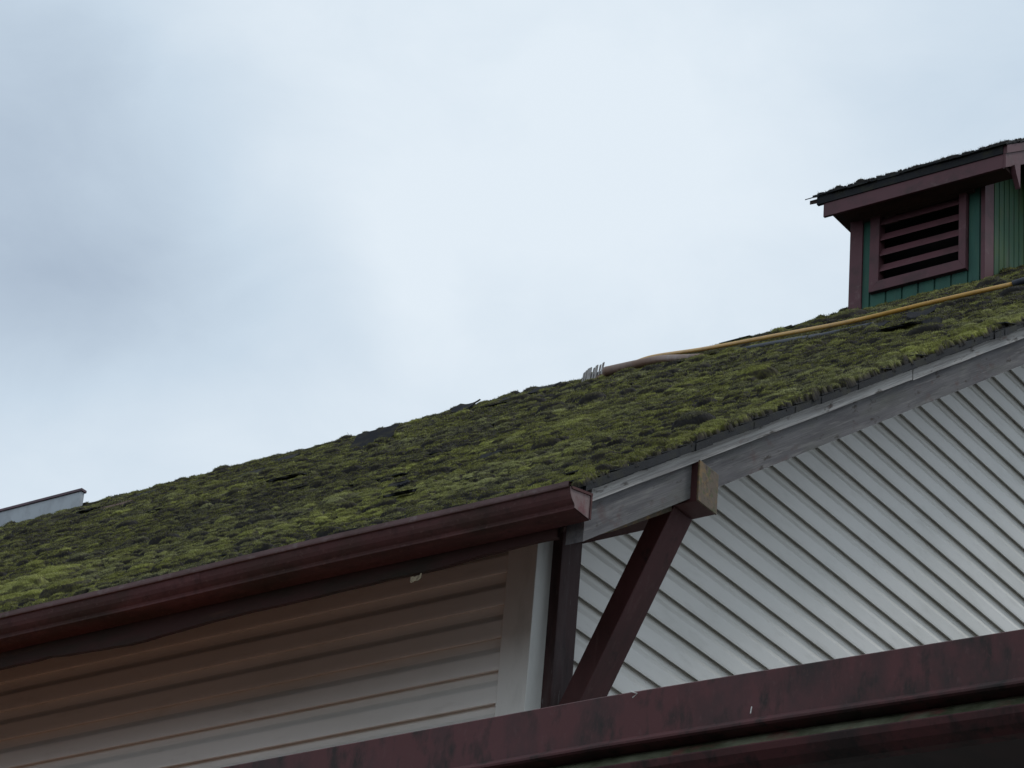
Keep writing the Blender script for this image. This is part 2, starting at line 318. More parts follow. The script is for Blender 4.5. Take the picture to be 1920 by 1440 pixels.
# verge rafter, barge boards, on both slopes of the near gable
def rake(name, m, xa, xb_, top_off, bot_off, y0, y1, parent=hall, bev=.004, plumb=True, wav=0.0, seed=1):
    bb = MB(); n = max(2, int((y1-y0)/.25)); r_ = random.Random(seed)
    ys = [y0+(y1-y0)*i/n for i in range(n+1)]; jt = [r_.gauss(0, wav) for _ in ys]
    ring = lambda y, j: [(xa, y, zr(y)-top_off+j), (xb_, y, zr(y)-top_off+j), (xb_, y, zr(y)-bot_off+j), (xa, y, zr(y)-bot_off+j)]
    vs = []; fs = []
    for y, j in zip(ys, jt): vs += ring(y, j)
    for i in range(n):
        for k in range(4): fs.append((4*i+k, 4*i+(k+1) % 4, 4*i+4+(k+1) % 4, 4*i+4+k))
    fs += [(0, 1, 2, 3), (4*n+3, 4*n+2, 4*n+1, 4*n)]
    bb.add(vs, fs); return bb.build(name, m, parent, bevel=0)
rake('verge_rafter', M['rafter'], XR-.085, XR, .076, .2845, 9.547, YR-.002)
rake('verge_rafter', M['rafter'], XR-.085, XR, .076, .2845, YR+.002, 2*YR-9.547)
bp1 = rake('barge_board', M['grey_wood'], XR+.001, XR+.024, .030, .112, 9.55, 12.27, wav=.0012)
bp1['label'] = 'pale weathered lower barge board with knots'
bp2 = rake('barge_board', M['grey_wood'], XR+.001, XR+.021, .036, .118, 12.285, 17.0, wav=.0012, seed=3)
bp2['label'] = 'upper barge board beyond the split joint'
rake('barge_board', M['grey_wood'], XR+.001, XR+.022, .034, .114, 17.01, YR-.002, seed=5)
rake('barge_board', M['grey_wood'], XR+.001, XR+.022, .034, .114, YR+.002, 2*YR-9.55, seed=6)
# soffit strip joining rafter to wall, and the underside sheathing
b = MB(); b.prism([(9.56, zr(9.56)-.083), (YR, zr(YR)-.083), (YR, zr(YR)-.0765), (9.56, zr(9.56)-.0765)], 0, XG-.02, XR-.086)
b.build('rake_soffit', M['dark_wood'], hall)
# bracket: wall post, outrigger block, knee brace
PY0, PY1 = 10.331, 10.486
b = MB(); b.box((XG+.027, PY0, 2.5), (XG+.082, PY1, 6.19)); b.build('bracket_post', M['post_wood'], hall, bevel=.004)
b = MB(); b.box((XG+.083, PY0, 6.128), (-6.616, PY1, 6.318)); b.build('bracket_arm', M['maroon_wood'], hall, bevel=.003)
b = MB(); b.box((-6.6155, PY0-.002, 6.126), (-6.606, PY1+.002, 6.322)); b.build('end_grain', M['block'], hall, bevel=.003)
b = MB()  # knee brace leans out from the post: plan strip between two parallel lines
dx, dz = math.cos(R(63.3)), math.sin(R(63.3)); nx, nz = dz, -dx
p0 = Vector((-6.728, 0, 6.125)); q0 = p0 + Vector((-nx*.098, 0, -nz*.098)); Lb = 1.6
pr = [(p0.x, p0.z), (p0.x-dx*Lb, p0.z-dz*Lb), (q0.x-dx*Lb, q0.z-dz*Lb), (q0.x+(6.125-q0.z)/dz*dx, 6.125)]
b.prism(pr, 1, PY0+.001, PY1-.001); b.build('knee_brace', M['maroon_wood'], hall, bevel=.004)
# little wedge at the rafter foot
b = MB(); b.prism([(9.66, zr(9.66)-.286), (10.33, zr(10.33)-.286), (10.33, zr(10.33)-.325), (9.9, zr(9.9)-.31)], 0, XR-.16, XR-.09); b.build('wedge', M['block'], hall)

# shingles: a thick base sheet and overlapping tabs laid in courses
b = MB()
for sgn in (0, 1):
    f = (lambda y: y) if not sgn else (lambda y: 2*YR-y)
    b.prism([(f(YF-.05), zr(YF-.05)-.044), (f(YR), zr(YR)-.044), (f(YR), zr(YR)-.012), (f(YF-.05), zr(YF-.05)-.012)], 0, XE-.62, XR+.040)
shb = b.build('shingles', M['shingle'], hall)
rake('verge_felt', M['shingle'], XR+.0405, XR+.058, .008, .047, YF-.045, YR-.002, parent=shb, wav=.0015, seed=8)
b = MB(); EXP = .118; yy = YF-.075; row = 0
while yy < YR-.02:
    x = XR+.05+random.uniform(0, .012)-(.15 if row % 2 else 0)*0; first = True
    xl = -13-(yy-9.5)*1.1
    while x > xl:
        w = random.uniform(.14, .34)
        if first: w = random.uniform(.08, .3); x += random.uniform(-.015, .01)
        rise = .010 if random.random() > .10 else random.uniform(.014, .045)
        tilt = random.uniform(-.004, .006)
        y1 = min(yy+EXP*1.15, YR-.005); dy = random.uniform(-.008, .008)
        x0, x1 = x, x-w+.006
        A = [(x0, yy+dy, zr(yy+dy)-.012+rise+.004+tilt), (x1, yy+dy+random.uniform(-.004, .004), zr(yy+dy)-.012+rise+.004), (x1, y1, zr(y1)-.010), (x0, y1, zr(y1)-.010)]
        B = [(p[0], p[1], p[2]-.006) for p in A[:2]]
        b.add(A+B, [(0, 1, 2, 3), (0, 4, 5, 1), (0, 3, 4), (1, 5, 2)])
        if first:   # ragged verge ends, visible from below as a dark stepped edge
            th = random.uniform(.034, .040)
            b.box((x0-.05, yy+dy, 0), (x0-.0, y1-.004, 0.001)) if False else None
            b.add([(x0, yy+dy, zr(yy+dy)-.012), (x0, y1, zr(y1)-.012), (x0, y1, zr(y1)-.012-th), (x0, yy+dy, zr(yy+dy)-.012-th), (x0-.05, yy+dy, zr(yy+dy)-.012-th), (x0-.05, y1, zr(y1)-.012-th)], [(0, 1, 2, 3), (3, 2, 5, 4)])
        x -= w; first = False
    yy += EXP; row += 1
b.build('shingle_tabs', M['shingle'], shb)
b = MB()   # ridge caps
x = XR+.05
while x > -40:
    w = random.uniform(.2, .3); h = random.uniform(.0, .014)
    for s in (-1, 1):
        b.add([(x, YR, zr(YR)+.016+h), (x-w, YR, zr(YR)+.010), (x-w, YR+s*.14, zr(YR)-.14*T+.010), (x, YR+s*.14, zr(YR)-.14*T+.014+h),
               (x, YR, zr(YR)+.009+h), (x, YR+s*.14, zr(YR)-.14*T+.006+h)], [(0, 1, 2, 3), (0, 3, 5, 4)])
    x -= w*.92
b.build('ridge_caps', M['shingle'], shb)

# ridge curb at the far left: low grey box with dark cap
b = MB(); b.box((-30, 21.2, 14.02), (-21.115, 21.25, 14.305)); curb = b.build('ridge_curb', M['curb_grey'], hall, bevel=.004)
curb['label'] = 'long grey curb on the ridge with a dark cap'
b = MB(); b.box((-30.02, 21.185, 14.3055), (-21.10, 21.265, 14.335)); b.build('cap_flashing', M['cap_maroon'], curb, bevel=.004)

# ------------------------------------------------------------ cupola (a part of the hall) and its sub-parts
CX0, CX1, CY0, CY1 = -11.916, -10.625, 20.9, 22.1
CYM = YR
cz = lambda y: zr(y)
ZT = 14.93
b = MB()
# side wall with vertical grooves (faces -Y), opening behind the louver
def vwall_y(bb, x0, x1, y, z0, z1, groove, hole=None):
    x = x0; 
    while x < x1-.001:
        xe = min(x+groove, x1); segs = [(x, xe-.018, 0.0), (xe-.018, xe, .016)]
        for a, c, d in segs:
            if hole and a >= hole[0]-.1 and c <= hole[1]+.1:
                bb.box((a, y+d, z0), (c, y+.03, hole[2])); bb.box((a, y+d, hole[3]), (c, y+.03, z1))
            else: bb.box((a, y+d, z0), (c, y+.03, z1))
        x = xe
vwall_y(b, CX0+.05, CX1-.0185, CY0, 13.80, ZT+.1, .158, (-11.66, -10.80, 14.08, 14.84))
cup = b.build('cupola', M['green'], hall); cup['label'] = 'green boarded cupola on the ridge with maroon trim'
# gable face (faces +X), vertical grooves, cut to the roof slope at the bottom and to its own rake on top
CP = .66; CE = 20.62            # cupola roof: eave line y, slope
def cr(y): return 14.978 + CP*(min(y, 2*CYM-y)-CE)
b = MB(); y = CY0+.02
while y < 2*CYM-CY0-.02:
    ye = min(y+.0955, 2*CYM-CY0-.02)
    for a, c, d in ((y, ye-.014, 0.0), (ye-.014, ye, -.014)):
        b.add([(CX1+d, a, cz(a)-.05), (CX1+d, c, cz(c)-.05), (CX1+d, c, cr(c)-.05), (CX1+d, a, cr(a)-.05)], [(0, 1, 2, 3)])
    b.add([(CX1, ye-.014, cz(ye)-.05), (CX1-.014, ye-.014, cz(ye)-.05), (CX1-.014, ye-.014, cr(ye)-.05), (CX1, ye-.014, cr(ye)-.05)], [(0, 1, 2, 3)])
    b.add([(CX1, ye, cz(ye)-.05), (CX1-.012, ye, cz(ye)-.05), (CX1-.012, ye, cr(ye)-.05), (CX1, ye, cr(ye)-.05)], [(0, 1, 2, 3)])
    y = ye
b.build('gable_boards', M['green_old'], cup)
b = MB()   # remaining sides and dark loft behind the louver
b.box((CX0+.02, CY0+.05, 13.6), (CX0+.05, 2*CYM-CY0, ZT)); b.box((CX0+.05, 2*CYM-CY0-.03, 13.6), (CX1-.05, 2*CYM-CY0, ZT))
b.build('back_boards', M['green'], cup)
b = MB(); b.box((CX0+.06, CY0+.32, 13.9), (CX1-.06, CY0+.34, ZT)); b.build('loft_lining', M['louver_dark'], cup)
# corner posts
b = MB(); b.box((CX0, CY0-.022, 13.78), (CX0+.125, CY0+.05, ZT+.05)); b.build('corner_post', M['cupola_red'], cup, bevel=.003)
b = MB()
b.prism([(CX1-.018, CY0-.010), (CX1+.022, CY0-.010), (CX1+.022, CY0+.155), (CX1-.018, CY0+.155)], 2, 13.80, ZT+.12)
b.build('corner_post', M['cupola_red'], cup, bevel=.003)
# louver frame (mitred) and slats
FX0, FX1, FZ0, FZ1 = -11.704, -10.770, 14.030, 14.93
IX0, IX1, IZ0, IZ1 = -11.612, -10.838, 14.128, 14.86
yb = CY0
b = MB()
for q in (((FX0, FZ0), (FX1, FZ0), (IX1, IZ0), (IX0, IZ0)), ((FX1, FZ0), (FX1, FZ1), (IX1, IZ1), (IX1, IZ0)), ((FX1, FZ1), (FX0, FZ1), (IX0, IZ1), (IX1, IZ1)), ((FX0, FZ1), (FX0, FZ0), (IX0, IZ0), (IX0, IZ1))):
    b.prism(list(q), 1, yb-.045, yb+.06)
lf = b.build('louver_frame', M['cupola_red'], cup, bevel=.003)
b = MB()
for k in range(5):
    z = 14.222+k*.157
    if k == 4: z = 14.80
    h_ = .095 if k < 4 else .05
    b.prism([(yb-.034, z), (yb-.030, z+.012), (yb+.014, z+h_), (yb+.024, z+h_-.006)], 0, IX0+.001, IX1-.001)
b.box((IX0+.001, yb+.0, IZ0+.0005), (IX1-.001, yb+.03, IZ0+.03))
b.build('louver_slats', M['cupola_red'], cup)
# roof of the cupola: deck, shingles, fascia, rake boards
CXL, CXR = -12.20, -10.40
b = MB()
for sgn in (0, 1):
    f = (lambda y: y) if not sgn else (lambda y: 2*CYM-y)
    b.prism([(f(CE+.005), cr(CE)-.04), (f(CYM), cr(CYM)-.04), (f(CYM), cr(CYM)), (f(CE+.005), cr(CE))], 0, CXL+.01, CXR-.03)
    b.prism([(f(CE+.03), cr(CE)-.115), (f(CYM-.02), cr(CYM)-.115), (f(CYM-.02), cr(CYM)-.042), (f(CE+.03), cr(CE)-.042)], 0, CXL+.25, CXL+.29)
b.build('roof_deck', M['dark_wood'], cup)
b = MB(); b.box((CX0-.12, CE+.03, 14.86), (CX0+.02, CY0+.3, 14.955)); b.prism([(-12.07, 14.93), (-12.0, 14.855), (-11.9, 14.85), (-11.9, 14.96), (-12.07, 14.96)], 1, CE+.031, CY0+.02)
b.box((CX0, CE+.032, 14.80), (CXR+.09, CY0-.046, 14.86)); b.box((CX0+.13, CY0-.0455, 14.79), (CX1-.08, CY0-.001, 14.87))
b.build('soffit', M['dark_wood'], cup)
def cshift(y, x): return x
fasc = MB(); fasc.box((-12.045, CE-.002, 14.768), (-10.300, CE+.024, 14.905)); fasc.build('fascia', M['cupola_red'], cup, bevel=.003)
b = MB(); b.box((-12.11, CE-.012, 14.9055), (-10.300, CE+.020, 14.985)); b.build('drip_board', M['shingle'], cup, bevel=.003)
for sgn in (0, 1):
    f = (lambda y: y) if not sgn else (lambda y: 2*CYM-y)
    b = MB(); b.prism([(f(CE+.0), 14.768), (f(CYM), 14.768+CP*(CYM-CE)), (f(CYM), 14.905+CP*(CYM-CE)), (f(CE+.0), 14.905)], 0, -10.299, -10.275); b.build('rake_board', M['cupola_red'], cup)
    b = MB(); b.prism([(f(CE-.0), 14.908), (f(CYM), 14.908+CP*(CYM-CE)), (f(CYM), 14.99+CP*(CYM-CE)), (f(CE-.0), 14.99)], 0, -10.299, -10.262); b.build('upper_rake_board', M['cupola_red'], cup)
b = MB(); b.prism([(CE+.13, 14.86), (CE+.16, 14.79), (CE+.235, 14.68), (CE+.24, 14.93)], 0, -10.30, -10.255); b.build('wedge_block', M['cupola_red'], cup)
# shingles on the cupola
def ctop(y): return 15.0 + CP*(min(y, 2*CYM-y)-CE)
b = MB(); y = CE-.03; row = 0
for sgn in (0, 1):
    f = (lambda y: y) if not sgn else (lambda y: 2*CYM-y)
    b.prism([(f(CE-.02), ctop(CE)-.018), (f(CYM), ctop(CYM)-.004), (f(CYM), ctop(CYM)+.02), (f(CE-.02), ctop(CE)+.008)], 0, CXL+.05, -10.262)
while y < CYM-.05:
    x = -12.22+random.uniform(-.01, .02)
    while x < -10.25:
        w = random.uniform(.12, .3); x1 = min(x+w-.008, -10.25); r_ = random.uniform(.006, .018)
        y1 = y+.16; dy = random.uniform(-.012, .008)
        b.add([(x, y+dy, ctop(y)+r_), (x1, y+dy, ctop(y)+r_+random.uniform(-.006, .006)), (x1, y1, ctop(y1)+.012), (x, y1, ctop(y1)+.012), (x, y+dy, ctop(y)+r_-.010), (x1, y+dy, ctop(y)+r_-.010)], [(0, 1, 2, 3), (0, 4, 5, 1), (0, 3, 4), (1, 5, 2)])
        x += w
    y += .125; row += 1
b.build('roof_shingles', M['shingle'], cup)

# torn paper stuck under the gutter
b = MB(); px, py, pz = -7.46, 9.478, 5.545
pts = [(0, .018), (.012, .020), (.021, .014), (.034, .019), (.045, .016), (.050, .026), (.056, .024), (.053, .003), (.040, -.006), (.024, -.004), (.008, -.010), (0, -.006)]
b.prism([(px+a, pz+c) for a, c in pts], 1, py, py+.003)
tag(b.build('paper_scrap', M['tag']), 'small torn yellowed paper scrap stuck below the maroon gutter', 'scrap')

# ------------------------------------------------------------ porch in front: maroon fascia with lip, ledge and dark ceiling
porch = thing('porch', 'maroon metal porch edge running along the bottom in front of the hall', 'porch', (-10, 9, 0))
path = [(-30.0, 7.5), (-9.0, 7.5), (-6.6, 7.498), (-5.9, 7.503), (-5.116, 7.513), (-4.6, 7.537), (-3.7, 7.590), (-2.5, 7.665), (-1.0, 7.76)]
def sweep(prof, closed=False):
    """prof: (out, z): out is towards the viewer side (-Y)."""
    bb = MB(); rows = []
    for i, (x, y) in enumerate(path):
        a = path[max(i-1, 0)]; c = path[min(i+1, len(path)-1)]
        d = Vector((c[0]-a[0], c[1]-a[1])).normalized(); n_ = Vector((d.y, -d.x))
        rows.append([(x+n_.x*o_, y+n_.y*o_, z) for o_, z in prof])
    bb.strip(rows); return bb
ZP = 3.839
sweep([(-.06, ZP+.004), (-.004, ZP+.004), (0, ZP), (.0, ZP-.148), (.003, ZP-.151), (.022, ZP-.166), (.0235, ZP-.169), (.0225, ZP-.176), (.014, ZP-.181), (-.05, ZP-.181), (-.05, ZP-.01)]).build('fascia_panel', M['maroon_metal'], porch)
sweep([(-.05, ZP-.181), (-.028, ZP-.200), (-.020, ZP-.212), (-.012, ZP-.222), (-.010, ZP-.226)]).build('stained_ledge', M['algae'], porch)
sweep([(-.010, ZP-.226), (-.004, ZP-.228), (-.004, ZP-.232), (-.012, ZP-.25), (-.035, ZP-.272), (-.07, ZP-.288), (-.10, ZP-.292)]).build('lower_trough', M['maroon_metal'], porch)
sweep([(-.10, ZP-.292), (-.4, ZP-.25), (-2.6, ZP-.25)]).build('porch_ceiling', M['porch_dark'], porch)
b = MB(); n = 110; vs = []
xs = np.linspace(-30, XG-.02, n)
b.strip([[(x, 7.56, ZP-.01+(.02 if i % 4 in (1, 2) else 0)) for i, x in enumerate(xs)], [(x, YW-.03, ZP+.42+(.02 if i % 4 in (1, 2) else 0)) for i, x in enumerate(xs)]])
b.build('metal_roof', M['rust_roof'], porch)
b = MB(); b.add([(XG-.02, 7.56, ZP-.06), (-1.0, 7.85, ZP-.06), (-1.0, 10.3, ZP-.05), (XG+.03, 10.3, ZP-.05)], [(0, 1, 2, 3)]); b.build('flat_roof', M['flat_grey'], porch)
for x in (-27, -21, -15, -10, -5.5, -1.5):
    b = MB(); b.box((x-.07, 7.72, GZ), (x+.07, 7.86, ZP-.26)); b.build('post', M['maroon_wood'], porch, bevel=.006)
b = MB(); r_ = [(-4.99, 7.517-.002, ZP-.006), (-4.975, 7.515, ZP-.012), (-4.992, 7.515, ZP-.022), (-4.985, 7.515, ZP-.012)]
b.tube([(-5.01, 7.508, ZP+.000), (-4.985, 7.510, ZP-.010), (-5.000, 7.508, ZP-.022)], .0018, 6)
b.build('paint_drip', M['trimw'], porch)
b = MB(); b.tube([(-4.585, 7.529, ZP-.115), (-4.587, 7.527, ZP-.138)], .0018, 6)
b.build('paint_drip', M['trimw'], porch)

# ------------------------------------------------------------ things lying on the roof
def on_roof(x, y, h=0.0): p = np.array([x, y, zr(y)])+nrm*h; return tuple(p)
def slab(x, y, w, l, lift, yawd=0, th=.012, h=.03, mtl='slab', label='', curl=.0, rolld=0):
    """bent shingle piece: w along the eave, l up the slope, front edge lifted by lift."""
    rr = random.Random(int(abs(x*1000)+abs(y*100)))
    ca, sa = math.cos(R(yawd)), math.sin(R(yawd)); n = 7; mm = 5; vs = []
    for side in (1, 0):
        for j in range(mm+1):
            for i in range(n+1):
                u = (i/n-.5)*w; t_ = (j/mm-.5)*l
                u += rr.uniform(-.012, .012) if i in (0, n) else 0; tj = t_+(rr.uniform(-.014, .014) if j in (0, mm) else 0)
                hh = h+(lift*(1-j/mm) if lift > 0 else -lift*(j/mm))+curl*(2*i/n-1)**2+math.sin(R(rolld))*u+th*side
                xx = x+u*ca-tj*sa; s_l = u*sa+tj*ca
                P = np.array([xx, y, zr(y)])+slope*s_l+nrm*hh; vs.append(tuple(P))
    K = (n+1)*(mm+1); fs = []
    for j in range(mm):
        for i in range(n):
            a = j*(n+1)+i; q = (a, a+1, a+n+2, a+n+1); fs.append(q); fs.append(tuple(k+K for k in q[::-1]))
    edge = [i for i in range(n+1)]+[j*(n+1)+n for j in range(1, mm+1)]+[mm*(n+1)+i for i in range(n-1, -1, -1)]+[j*(n+1) for j in range(mm-1, 0, -1)]
    for a, c in zip(edge, edge[1:]+edge[:1]): fs.append((a, c, c+K, a+K))
    b = MB().add(vs, fs); ob = b.build('loose_shingle', M[mtl]); return tag(ob, label, 'shingle', 'loose shingles on the mossy roof')
SL = [
 (-14.75, 18.10, .48, .40, -.17, 8, 'large dark lifted shingle below the ridge, half way along the roof', 'slab', .0),
 (-15.87, 20.75, .34, .24, -.07, -12, 'grey shingle tilted up at the ridge line, left of the pale slatted piece', 'slab', .02),
 (-11.60, 16.60, .22, .16, -.045, 20, 'small blue-grey shingle corner poking up from moss mid roof', 'slab', 0),
 (-9.21, 12.30, .16, .10, -.03, 0, 'short dark shingle tab curled up above the gutter', 'slab', .0),
 (-8.10, 14.90, .26, .20, .06, -6, 'black upturned shingle near the gable edge below the yellow hose', 'slab', 0),
 (-7.85, 14.80, .13, .12, -.06, 25, 'small grey shingle chip leaning on the upturned black one', 'slab', 0),
 (-8.75, 16.35, .24, .2, -.05, 14, 'light grey curled shingle just under the yellow hose', 'slab', .02),
 (-9.15, 16.45, .2, .16, -.03, -10, 'thin dark shingle sliver beside the light grey curled one', 'slab', 0),
 (-11.80, 18.39, .30, .2, .03, 5, 'dark blue shingle raised under the brown pipe end', 'slab', 0),
 (-14.0, 20.4, .4, .2, -.035, 10, 'reddish brown shingle lying near the ridge', 'slab_brown', 0),
 (-14.95, 20.7, .36, .25, -.04, -5, 'dark curled shingle at the ridge beside the slatted piece', 'slab', .01),
 (-15.4, 20.7, .3, .2, -.03, 9, 'flat dark shingle between two tilted ridge shingles', 'slab', 0),
 (-17.0, 19.6, .34, .2, -.04, -6, 'dark shingle just below the ridge left of the large lifted one', 'slab', 0),
 (-18.67, 18.90, .2, .14, .03, 0, 'dark gaping shingle at the far left near the grey curb', 'slab', 0),
 (-18.2, 18.7, .5, .12, -.03, 8, 'long tan strip of shingle at the far left', 'slab_brown', 0),
 (-18.8, 19.8, .5, .2, -.03, 4, 'broad slate-grey shingle patch near the grey curb', 'slab', 0),
 (-16.2, 18.3, .34, .2, -.03, 2, 'dark lifted shingle at the left upper roof', 'slab', 0),
 (-9.36, 11.72, .14, .07, -.025, 0, 'mid grey bare shingle tab low on the roof', 'slab', 0),
 (-13.2, 15.3, .26, .2, .05, 0, 'dark shingle hole edge low on the left roof', 'slab', 0),
 (-8.55, 10.75, .14, .08, .02, 0, 'black lifted tab just above the gutter', 'slab', 0),
]
for x, y, w, l, lift, yw_, lab, mk, cu in SL: slab(x, y, w*(.8 if lift < 0 else 1), l*(.7 if lift < 0 else 1), lift*(.62 if lift < 0 or w > .3 else .5), yw_, h=.018 if lift < 0 else .036, mtl=mk, label=lab, curl=cu)

# yellow hose and brown pipe
def smooth_path(pts, n=8):
    P = [Vector(p) for p in pts]; o = []
    for i in range(len(P)-1):
        a, b_, c, d = P[max(i-1, 0)], P[i], P[i+1], P[min(i+2, len(P)-1)]
        for k in range(n):
            t = k/n; o.append(.5*((2*b_)+(-a+c)*t+(2*a-5*b_+4*c-d)*t*t+(-a+3*b_-3*c+d)*t**3))
    return o+[P[-1]]
hp = [on_roof(x, y, h) for x, y, h in ((-8.247, 16.709, .074), (-8.581, 16.896, .074), (-9.129, 17.12, .074), (-9.847, 17.337, .074), (-11.099, 18.344, .074), (-12.362, 19.376, .074), (-13.787, 20.75, .076), (-14.25, 21.1, .055))]
hose = thing('hose', 'long yellow hose lying across the moss below the cupola', 'hose', (hp[0][0], hp[0][1], hp[0][2]+Z0))
MB().tube(smooth_path(hp), .0165, 10).build('tube', M['yellow'], hose, smooth=True)
MB().tube(smooth_path([on_roof(-8.25, 16.71, .074), on_roof(-8.15, 16.72, .078), on_roof(-7.9, 16.66, .066), on_roof(-7.2, 16.5, .05), on_roof(-6.8, 16.45, .05)]), .024, 10).build('rubber_end', M['dark_rubber'], hose, smooth=True)
pp = [on_roof(x, y, h) for x, y, h in ((-13.97, 20.27, .064), (-13.594, 20.114, .066), (-13.164, 19.90, .064), (-12.417, 19.10, .056), (-12.045, 18.80, .04))]
tag(MB().tube(smooth_path(pp), [ .046-.022*i/32 for i in range(33)], 12).build('pipe', M['sleeve'], smooth=True), 'tapering brown and grey pipe at the ridge meeting the yellow hose', 'pipe')
# dark strip running under the hose
sp = [on_roof(x, y, .035) for x, y in ((-9.35, 16.75), (-9.9, 17.05), (-10.5, 17.6), (-11.0, 18.0), (-11.4, 18.2))]
tag(MB().tube(smooth_path(sp), .022, 8).build('cable', M['dark_rubber'], smooth=True), 'dark blue cable lying just below the yellow hose', 'cable')
# pale slatted piece (comb like)
sl = thing('slatted_bracket', 'pale comb-like slatted piece standing at the ridge beside the pipe', 'bracket', (-14.36, 20.62, zr(20.62)+Z0))
bx = MB(); ux = np.array([1.0, 0, 0]); uv = np.array([0.0, -.25, 1.0]); uv /= np.linalg.norm(uv); un = np.cross(ux, uv)
O = np.array(on_roof(-14.235, 20.42, .0))
for k, (u, w, h0, h1, lean) in enumerate(((-.120, .015, .00, .135, .035), (-.096, .015, .0, .152, .035), (-.058, .042, .0, .172, .035), (-.018, .016, .0, .160, .04), (.014, .024, .0, .182, .04), (.046, .015, .0, .178, .045), (.074, .018, .0, .194, .05))):
    h1 *= .80; b = MB(); q = [(u-w/2, h0), (u+w/2, h0), (u+w/2+lean, h1), (u-w/2+lean, h1-.008)]
    vs = [tuple(O+ux*a+uv*c+un*d) for d in (-.006, .006) for a, c in q]
    b.add(vs, [(0, 1, 2, 3), (7, 6, 5, 4), (0, 4, 5, 1), (1, 5, 6, 2), (2, 6, 7, 3), (3, 7, 4, 0)]); b.build('slat', M['pale_slat'], sl)
b = MB(); vs = [tuple(O+ux*a+uv*c+un*d) for d in (-.016, -.0065) for a, c in ((-.11, .0), (.09, .0), (.105, .085), (-.095, .07))]
b.add(vs, [(0, 1, 2, 3), (7, 6, 5, 4), (0, 4, 5, 1), (1, 5, 6, 2), (2, 6, 7, 3), (3, 7, 4, 0)]); b.build('cross_bar', M['slab'], sl)

# ------------------------------------------------------------ moss (ground cover): cushions as a height field plus fine blades
def vnoise(nx, ny, cx, cy, seed):
    r = np.random.default_rng(seed); g = r.random((cx+3, cy+3))
    X = np.linspace(0, cx, nx); Y = np.linspace(0, cy, ny); xi = np.minimum(X.astype(int), cx-1); yi = np.minimum(Y.astype(int), cy-1)
    fx = X-xi; fy = Y-yi; fx = fx*fx*(3-2*fx); fy = fy*fy*(3-2*fy)
    a = g[xi][:, yi]; b_ = g[xi+1][:, yi]; c = g[xi][:, yi+1]; d = g[xi+1][:, yi+1]
    return (a*(1-fx)[:, None]+b_*fx[:, None])*(1-fy)[None]+(c*(1-fx)[:, None]+d*fx[:, None])*fy[None]
VV, TT, FF = [], [], []; voff = 0
def push(v, t, f):
    global voff
    VV.append(v.astype(np.float32)); TT.append(t.astype(np.float32)); FF.append(f.astype(np.int64)+voff); voff += len(v)
